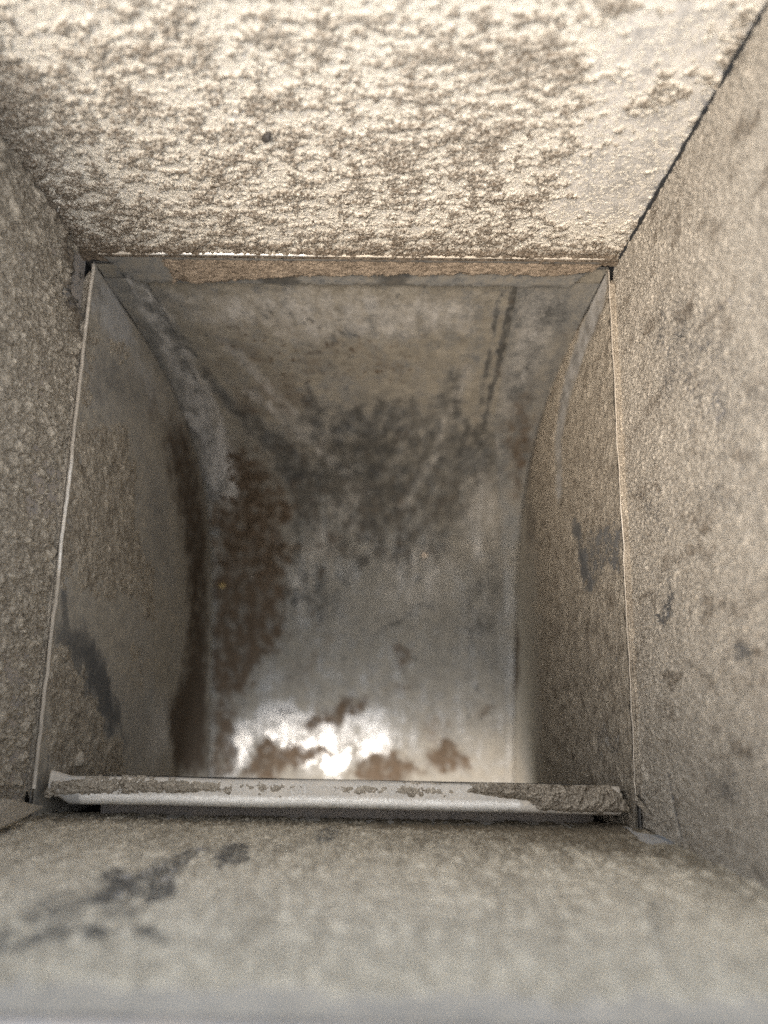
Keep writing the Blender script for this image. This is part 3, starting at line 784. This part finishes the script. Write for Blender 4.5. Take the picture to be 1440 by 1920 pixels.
def wear_left(z, n_, U, V):
    w = n_.fbm(U, V, 14, 4, 0.6) * 7, n_.fbm(U + 70, V, 14, 4, 0.6) * 9
    big, mid = n_.fbm(U, V * 0.8, 30, 4, 0.6), n_.fbm(U + 20, V * 0.7, 8, 4, 0.65)
    P = lambda pts, s: z.poly(U, V, pts, s * 1.7, w)
    L = lambda pts, wd: z.line(U, V, pts, wd, (w[0] * .25, w[1] * .25))
    crust = 0.95 * P([(150, 800), (235, 800), (260, 900), (250, 960), (285, 1060), (290, 1170), (240, 1120), (150, 1110), (120, 1000), (135, 880)], 6)
    crust = np.maximum(crust, 0.9 * P([(100, 1170), (135, 1180), (190, 1260), (240, 1420), (240, 1470), (80, 1475), (85, 1300)], 5))
    crust = np.maximum(crust, 0.75 * P([(205, 620), (240, 650), (255, 690), (230, 700), (200, 650)], 4))
    crust = np.maximum(crust, 0.75 * P([(165, 590), (185, 640), (170, 760), (150, 820), (150, 700)], 4))
    crust = np.maximum(crust, 0.55 * P([(250, 1160), (280, 1250), (270, 1340), (240, 1260)], 5))
    crust = np.maximum(crust, 0.8 * P([(100, 1000), (125, 800), (150, 800), (135, 1000), (112, 1180)], 3))
    brown = 0.95 * P([(300, 790), (352, 790), (374, 880), (390, 1000), (392, 1460), (328, 1460), (340, 1300), (352, 1150), (340, 980), (312, 870)], 10) * (0.85 + 0.4 * mid)
    brown = np.maximum(brown, 0.9 * P([(385, 1180), (385, 1460), (330, 1460), (310, 1330), (350, 1250)], 7))
    brown = np.maximum(brown, 0.6 * P([(265, 720), (290, 730), (300, 780), (280, 780)], 4))
    dark = 1.0 * P([(112, 1180), (155, 1170), (200, 1250), (225, 1330), (245, 1410), (205, 1380), (150, 1270)], 4)
    dark = np.maximum(dark, 0.8 * L([(118, 1120), (128, 1200), (165, 1290)], 5))
    dark = np.maximum(dark, 0.55 * P([(180, 640), (260, 700), (280, 780), (200, 760), (170, 720)], 8))
    dark = np.maximum(dark, 0.45 * P([(260, 820), (310, 900), (330, 1100), (280, 1060)], 9))
    dark = np.maximum(dark, 0.5 * P([(205, 1290), (290, 1290), (300, 1460), (240, 1460)], 8))
    dark = np.maximum(dark, 0.7 * L([(83, 1460), (90, 1420)], 1.0))
    dark = np.maximum(dark, 0.6 * L([(150, 1330), (170, 1360), (175, 1420)], 1.0))
    bare = P([(185, 520), (230, 560), (250, 640), (200, 600), (178, 570)], 4)
    bare = np.maximum(bare, 0.9 * P([(120, 950), (135, 930), (125, 1100), (105, 1180), (108, 1060)], 2.5))
    bare = np.maximum(bare, 0.7 * P([(270, 1300), (320, 1310), (320, 1440), (280, 1440)], 7))
    return dict(crust=np.clip(crust * (0.72 + 0.45 * n_.fbm(U + 8, V * .7, 6, 5, .7)) + 0.2 * mid - 0.5 * dark, 0, 1.2), film=0.82 + 0.2 * big + 0.16 * mid - 0.35 * bare - 0.3 * dark, dark=dark + 0 * U,
                fleck=0.08 + 0.9 * dark, brown=brown, pol=0.2 * bare, powder=np.clip(0.8 * bare * (0.8 + 0.6 * mid) + 0.2 * mid + 0.55 * P([(190, 540), (250, 620), (300, 740), (320, 790), (280, 760), (230, 660), (190, 600)], 4), 0, 1) * (1 - dark), tone=0.50 + 0.35 * mid + 0.30 * n_.fbm(U + 4, V * .7, 3.2, 4, .7))
wall_l, S_wl = side_wall('left_wall', -1, 81, wear_left, 0.7)

def wear_right(z, n_, U, V):
    w = n_.fbm(U, V, 14, 5, 0.68) * 7, n_.fbm(U + 70, V, 14, 5, 0.68) * 10
    big, mid = n_.fbm(U, V * 0.8, 30, 4, 0.6), n_.fbm(U + 20, V * 0.7, 7, 4, 0.65)
    P = lambda pts, s: z.poly(U, V, pts, s * 1.7, w)
    crust = 0.65 + 0.22 * mid - 0.5 * sstep(-110, -200, V) + 0.10 * sstep(20, 60, U)
    dark = 0.85 * P([(1070, 960), (1085, 980), (1110, 1100), (1105, 1130), (1085, 1070)], 3)
    dark = np.maximum(dark, 0.75 * P([(1085, 1170), (1100, 1140), (1105, 1150), (1092, 1180)], 2.5))
    dent = P([(1100, 985), (1165, 970), (1172, 1030), (1150, 1080), (1110, 1095), (1095, 1040)], 4)
    dent = np.maximum(dent, 0.9 * P([(1118, 1375), (1160, 1372), (1168, 1400), (1145, 1418), (1120, 1420)], 2.5))
    dent = np.maximum(dent, 0.8 * P([(1160, 1470), (1192, 1465), (1192, 1488), (1165, 1490)], 2))
    dent = np.maximum(dent, 0.7 * P([(1135, 1215), (1160, 1225), (1160, 1260), (1140, 1250)], 4))
    pale = P([(1120, 560), (1135, 545), (1100, 640), (1060, 760), (1050, 880), (1040, 760), (1080, 640)], 4)
    band = z.line(U, V, [(1128, 545), (1092, 640), (1058, 745), (1046, 830), (1048, 910)], 13, (w[0] * .4, w[1] * .3))
    seam = z.line(U, V, [(1128, 522), (1095, 585), (1060, 655), (1030, 735), (1008, 810), (990, 890), (975, 980), (966, 1100)], 2.6, (w[0] * .1, w[1] * .1))
    dark = np.maximum(dark, seam)
    brown = 0.55 * P([(985, 830), (1030, 720), (1040, 800), (1020, 1000), (985, 1050)], 7)
    brown = np.maximum(brown, 0.7 * P([(1105, 600), (1125, 590), (1130, 650), (1105, 660)], 3))
    brown = np.maximum(brown, 0.75 * P([(1125, 800), (1155, 790), (1160, 840), (1130, 840)], 3))
    brown = np.maximum(brown, 0.75 * P([(962, 1180), (975, 1180), (972, 1300), (962, 1300)], 4))
    return dict(crust=np.clip(crust - 0.5 * dark - 0.3 * dent - 0.8 * band, 0, 1.2), film=0.80 + 0.15 * mid + 0.1 * big - 0.4 * dark - 0.65 * dent - 0.45 * pale,
                dark=dark + 0.35 * dent, fleck=0.08 + 0.9 * dark + 0.75 * dent, brown=brown, pol=0.2 * dent, powder=np.clip(0.85 * band * (0.7 + 0.9 * mid) + 0.35 * dent + 0.2 * mid, 0, 1), tone=0.52 + 0.25 * mid - 0.45 * sstep(0.0, 0.7, n_.fbm(U * .8 + 4, V * .6, 7, 5, .72)))
wall_r, S_wr = side_wall('right_wall', 1, 93, wear_right, 0.7)

# bare rims of the two side walls: a thin rolled wire edge
def wall_rim(sx, seed, bare_fn, rad):
    n_ = Noise(seed)
    ys = np.linspace(-97, 96.5, 160)
    a_ = np.linspace(0, 2 * math.pi, 9)[:-1]
    prof = [(math.cos(t) * rad, math.sin(t) * rad) for t in a_]
    path = [((sx * (100.2 - 0.2) + 0.45 * n_.perlin(np.array([y * 0.05]), np.array([2.]))[0] + 0.22 * n_.perlin(np.array([y * 0.21]), np.array([5.]))[0], y, 0.9 + 0.4 * n_.perlin(np.array([y * 0.09]), np.array([8.]))[0]), (1, 0, 0), (0, 0, 1)) for y in ys]
    vs, fs = extrude_path(prof, path)
    f = bare_fn(vs[:, 1]) + 0.25 * n_.fbm(vs[:, 1], vs[:, 2] * 3, 6)
    return link('rolled_edge', poly_mesh('rim', vs, fs, col(f + 0.25, 0 * f, 0.35 * (f > 0.9), 0 * f)), M_edge, chute)
wall_rim(-1, 5, lambda y: 1.3 - 1.0 * sstep(-28, -22, y) * (1 - sstep(14, 22, y)) - 0.5 * sstep(66, 72, y) - 0.5 * sstep(-88, -92, y), 0.7)
wall_rim(1, 6, lambda y: 1.0 - 0.4 * sstep(0, 3, -np.abs(y + 6) + 12), 0.24)

# dust packed into the gap between the rims and the hopper
def gap_dust(sx, seed, parent, x0, x1, y0, y1, z0, amp, tone0, mat):
    n_ = Noise(seed)
    S = Sheet(lambda u, v: np.stack([v, u, z0 + 0 * u], -1), lambda u, v: np.stack([0 * u, 0 * u, 1 + 0 * u], -1), y0, y1, x0, x1, None)
    U, V = S.grid(520, 16)
    t = (V - x0) / (x1 - x0)
    h = amp * (0.5 + 0.8 * n_.fbm(U, V, 7, 4, 0.65)) * (1 - 0.5 * t if sx > 0 else 0.5 + 0.5 * t) + 0.4 * n_.grains(U, V, 1.5)
    en = 5 * n_.fbm(U, V * 2, 5, 4, 0.7)
    ends = sstep(y0, y0 + 7, U + en) * (1 - sstep(y1 - 7, y1, U + en))
    h = h * ends + 0.15 - 1.2 * (ends < 0.25)
    o = link('dust_fillet', crust_mesh(S, 520, 16, h, tone0 + 0.2 * n_.fbm(U, V, 8)), mat, parent)
    o['kind'] = 'stuff'
gap_dust(-1, 15, left, -103.4, -100.3, -101, 95, -0.2, 0.55, 0.36, M_dust)
gap_dust(1, 16, right, 100.0, 103.4, -99, 95, 0.0, 0.7, 0.36, M_dust)

# folded hem at the top of the rear wall, with cut-off corners
S_hem = Sheet(lambda u, v: np.stack([u, 97.0 + 0.14 * (v - 5.5), v], -1), lambda u, v: np.stack([0 * u, 0 * u - 0.99, 0 * u + 0.139], -1), -94.5, 96, -9.6, 5.5,
              lambda px, py: at(px, py, 1, 0.0962)[[0, 2]] / MM)
nh = Noise(19)
def keep_hem(u, v):
    return (u > -94.5 + np.clip((5.5 - v) * 0.6, 0, 99) - 0.4) & (u < 96 - np.clip((5.5 - v) * 0.6, 0, 99) + 0.4)
U2, V2 = S_hem.grid(300, 24)
mid = nh.fbm(U2, V2, 5, 4, 0.65)
w = mid * 2, mid * 1.5
brown = S_hem.poly(U2, V2, [(310, 500), (560, 492), (1150, 470), (1150, 500), (900, 508), (560, 514), (400, 520), (330, 520)], 1.2, w)
dk = 0.7 * S_hem.poly(U2, V2, [(480, 515), (560, 505), (560, 535), (500, 540)], 1.5, w) + 0.6 * S_hem.poly(U2, V2, [(700, 512), (770, 512), (760, 530), (720, 530)], 1.5, w) + 0.6 * sstep(-7.5, -9.6, V2) * (mid > -0.1)
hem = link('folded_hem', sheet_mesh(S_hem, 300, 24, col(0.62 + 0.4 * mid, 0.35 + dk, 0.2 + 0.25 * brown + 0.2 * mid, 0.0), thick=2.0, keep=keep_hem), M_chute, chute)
U, V = S_hem.grid(640, 44)
mid = nh.fbm(U, V, 5, 4, 0.65)
w = mid * 2, mid * 1.2
brown = S_hem.poly(U, V, [(290, 470), (560, 470), (1160, 455), (1150, 508), (1000, 516), (900, 512), (560, 514), (400, 524), (330, 522)], 1.2, w)
h = -0.35 + 1.3 * brown + 0.2 * mid + 0.25 * nh.fbm(U, V, 1.6, 3)
o = link('dust_crust', crust_mesh(S_hem, 640, 44, h, 0.55 + 0.4 * mid, keep_hem), M_hem, hem)
o['kind'] = 'stuff'

# flanges of the side walls, lapped onto the rear wall and the floor
def flange(sx, edge_pts, seed):
    E_ = np.array([chute_spot(*p) for p in edge_pts])
    xe = lambda v: np.interp(v, E_[:, 1], E_[:, 0])
    pos = lambda t, v: chute_pos(xe(v) + (sx * 99.3 - xe(v)) * t, v)
    S = Sheet(pos, lambda t, v: chute_nor(t, v), 0, 1, 9, SS[-1] - 2, chute_spot)
    n_ = Noise(seed)
    T, V = S.grid(26, 420)
    U = xe(V) + (sx * 99.3 - xe(V)) * T
    big, mid, brown, dark, bright, pale = chute_wear_light(U, V)
    m = n_.fbm(U * 1.5, V * 0.5, 12, 5, 0.65)
    lift = 0.8 + 0.25 * n_.fbm(U * 0, V, 30, 3) + 0.5 * sstep(0.12, 0.0, T) * 0.4
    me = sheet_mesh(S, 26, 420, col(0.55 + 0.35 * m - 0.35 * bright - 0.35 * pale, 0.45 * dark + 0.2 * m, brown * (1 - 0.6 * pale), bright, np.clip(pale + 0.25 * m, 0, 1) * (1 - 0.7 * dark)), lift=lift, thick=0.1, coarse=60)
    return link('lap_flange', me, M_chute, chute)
flange(1, [(972, 536), (948, 660), (925, 790), (935, 930), (944, 1080), (946, 1250), (946, 1462)], 41)
flange(-1, [(282, 536), (335, 640), (385, 750), (412, 860), (412, 960), (406, 1100), (404, 1250), (402, 1462)], 42)

# front lip: sheet rolled over towards the hopper
nlp = Noise(29)
prof = [(9.6, -11.0), (8.2, -4.0), (7.0, -0.6), (7.6, 0.3), (8.6, 0.7), (10.0, 0.9), (11.6, 1.1), (13.0, 1.2)]
for t in np.linspace(88, -115, 10):
    prof.append((13.9 + 2.1 * math.cos(math.radians(t)), -0.9 + 2.1 * math.sin(math.radians(t))))
prof += [(11.0, -3.0), (10.4, -11.0)]
xs = np.linspace(-95, 94.5, 130)
path = []
for x in xs:
    bow = 0.5 * nlp.perlin(np.array([x * 0.02]), np.array([3.3]))[0]
    tp = 1.0 if x > -88 else 0.75 + 0.25 * (x + 95) / 7
    path.append(((x, -85.6 + bow, 0.6 + 0.004 * (x + 95)), (0, -tp, 0), (0, 0, 1)))
vs, fs = extrude_path(prof, path)
nprof = len(prof)
fl = np.zeros(len(vs)); pol = np.zeros(len(vs)); dk = np.zeros(len(vs))
for i in range(len(vs)):
    j, x = i % nprof, vs[i, 0]
    roll = 7 <= j <= 15
    fl[i] = (0.22 if roll else 0.65) + (0.5 if (x > 62 or x < -90) else 0)
    pol[i] = 0
    dk[i] = (0.6 if x < -84 else 0.0) if roll else 0.45 * (0.5 + nlp.perlin(np.array([x * 0.04]), np.array([j * .3]))[0])
lip = link('front_lip', poly_mesh('lip', vs, fs, col(fl, np.clip(dk, 0, 1), 0 * fl, pol)), M_edge, chute)

# dust heaped on the lip
S_lip = Sheet(lambda u, v: np.stack([u, -85.6 - v, 1.5 + 0.004 * (u + 95) - 0.9 * sstep(9.5, 7.0, v) - 3.4 * sstep(13.6, 17.2, v) ** 2], -1),
              lambda u, v: np.stack([0 * u, -0.5 * sstep(13, 16.5, v), 1 + 0 * u], -1), -96, 98, 6.6, 16.6, lambda px, py: (lambda q: np.array([q[0], -q[1] - 85.6]))(at(px, py, 2, 0.0015) / MM))
U, V = S_lip.grid(760, 44)
big, mid, fine = nlp.fbm(U, V, 14, 3), nlp.fbm(U, V, 3.5, 4, 0.65), nlp.fbm(U, V, 1.3, 3, .6)
w = mid * 1.5, mid * 0.9
heap = S_lip.poly(U, V, [(880, 1480), (980, 1464), (1110, 1455), (1160, 1490), (1175, 1520), (1100, 1520), (1010, 1516), (990, 1498)], 1.6, w)
leftd = S_lip.poly(U, V, [(60, 1500), (90, 1470), (150, 1460), (240, 1454), (330, 1464), (420, 1480), (300, 1486), (110, 1492)], 1.4, w)
strip = 0.74 * S_lip.poly(U, V, [(100, 1465), (600, 1466), (1000, 1466), (1000, 1498), (600, 1490), (100, 1487)], 0.9, w) * (0.9 + 0.5 * big + 0.5 * mid)
specks = sstep(0.55, 0.8, nlp.grains(U, V, 2.1, 0.5)) * sstep(.1, .5, big + .2)
h = -0.55 + 3.6 * heap * (0.70 + 0.5 * mid) + 1.15 * leftd * (0.7 + 0.5 * mid) + 0.75 * strip + 0.45 * fine * (0.3 + np.maximum(heap, leftd)) + 0.5 * nlp.grains(U, V, 1.6) * np.maximum(heap, leftd) + 0.75 * specks * (V < 15.6) * (V > 10)
o = link('dust_ridge', crust_mesh(S_lip, 760, 44, h, 0.42 + 0.2 * mid - 0.1 * heap), M_dust, lip)
o['kind'] = 'stuff'

# unseen chute front wall below the lip, added and leaned to limit spout light
S_fw = Sheet(lambda u, v: np.stack([u, -95.4 + 0.2 * (v + 9), v], -1), lambda u, v: np.stack([0 * u, 0 * u + 0.98, 0 * u - 0.196], -1), -99.5, 99.5, -178, -9, None)
U2, V2 = S_fw.grid(40, 40)
link('unseen_front_wall', sheet_mesh(S_fw, 40, 40, col(0.5 + 0.2 * nc.fbm(U2, V2, 30), 0.1, 0.0, 0.0)), M_chute, chute)

# the turned plate end at the front left corner, and the small fold at the front right
def plate(name, corners, normal, thick, film, mat, parent, bev=0.35):
    c4 = np.array(corners, float)
    n_ = np.array(normal, float); n_ /= np.linalg.norm(n_)
    cen = c4.mean(0)
    inner = c4 + (cen - c4) / np.linalg.norm(cen - c4, axis=1)[:, None] * bev
    vs = np.vstack([c4, inner + n_ * bev, inner + n_ * 0, c4 - n_ * (thick - bev)])
    vs = np.vstack([inner + n_ * bev, c4, c4 - n_ * (thick - 2 * bev), inner - n_ * (thick - bev)])
    k = len(c4)
    fs = [tuple(range(k)), tuple(range(4 * k - 1, 3 * k - 1, -1))]
    for r in range(3):
        for i in range(k):
            j = (i + 1) % k
            fs.append((r * k + i, (r + 1) * k + i, (r + 1) * k + j, r * k + j))
    f = np.full(len(vs), film)
    return link(name, poly_mesh(name, vs, fs, col(f, 0.15 + 0 * f, 0 * f, 0.1 + 0 * f)), mat, parent, smooth=False)

def pt(px, py, z):
    return at(px, py, 2, z * MM) / MM
plate('corner_tab', [pt(82, 1512, 1.5), at(-70, 1585, 1, -0.1035) / MM, at(-70, 1490, 1, -0.0965) / MM, at(30, 1500, 1, -0.0975) / MM], (0.15, 0.35, 0.92), 2.0, 0.85, M_dust, hopper)
plate('corner_fold', [pt(1192, 1490, 1.5), pt(1240, 1548, 8), pt(1215, 1530, 3), pt(1186, 1500, -1)], (-0.6, 0.5, 0.6), 0.8, 0.5, M_dust, hopper)

# ------------------------------------------------------------------ loose crumbs
def crumb(name, label, cat, p, r, mat, squash=(1, 1, 1), seed=0):
    rs = np.random.RandomState(seed)
    import bmesh
    bm = bmesh.new()
    bmesh.ops.create_icosphere(bm, subdivisions=3, radius=1)
    n_ = Noise(seed + 300)
    for v in bm.verts:
        q = np.array(v.co)
        k = 1 + 0.35 * n_.perlin(np.array([q[0] * 1.4 + q[2]]), np.array([q[1] * 1.4 - q[2] * .6]))[0] + 0.15 * n_.perlin(np.array([q[0] * 4 + q[2] * 2]), np.array([q[1] * 4]))[0]
        v.co = Vector(q * k * r * MM * np.array(squash))
    me = bpy.data.meshes.new(name)
    bm.to_mesh(me); bm.free()
    a_ = me.attributes.new('mask', 'FLOAT_COLOR', 'POINT')
    a_.data.foreach_set('color', np.tile([0.6, 0, 0, 0], len(me.vertices)).astype(np.float32))
    o = link(name, me, mat)
    o.location = Vector(np.array(p) * MM)
    o.rotation_euler = tuple(rs.rand(3) * 3)
    o['label'] = label
    o['category'] = cat
    return o
def on_chute(px, py, lift):
    u, v = chute_spot(px, py)
    u, v = np.array([u]), np.array([v])
    return (chute_pos(u, v) + chute_nor(u, v) * lift)[0]
def on_side(px, py, sx, lift):
    p = at(px, py, 0, sx * 0.1) / MM
    p[0] -= sx * lift
    return p
crumb('crumb', 'black charred crumb stuck in the pale dust of the upper rear panel', 'crumb', at(500, 256, 1, 0.0975) / MM + np.array([0, -0.2, 0]), 1.5, M_black, (1.2, .8, .9), 1)
crumb('crumb', 'small yellow grain on the brown dust of the chute floor', 'grain', on_chute(417, 1097, 0.9), 1.5, M_yellow, seed=2)
crumb('crumb', 'beige lump of dust near the lower end of the left chute wall', 'dust lump', on_side(142, 1424, -1, 0.6), 2.4, M_dust, (.9, 1.2, 1), 3)
crumb('crumb', 'pale pinkish grain right of centre on the grey chute floor', 'grain', on_chute(797, 1040, 0.9), 1.9, M_palegrain, seed=5)
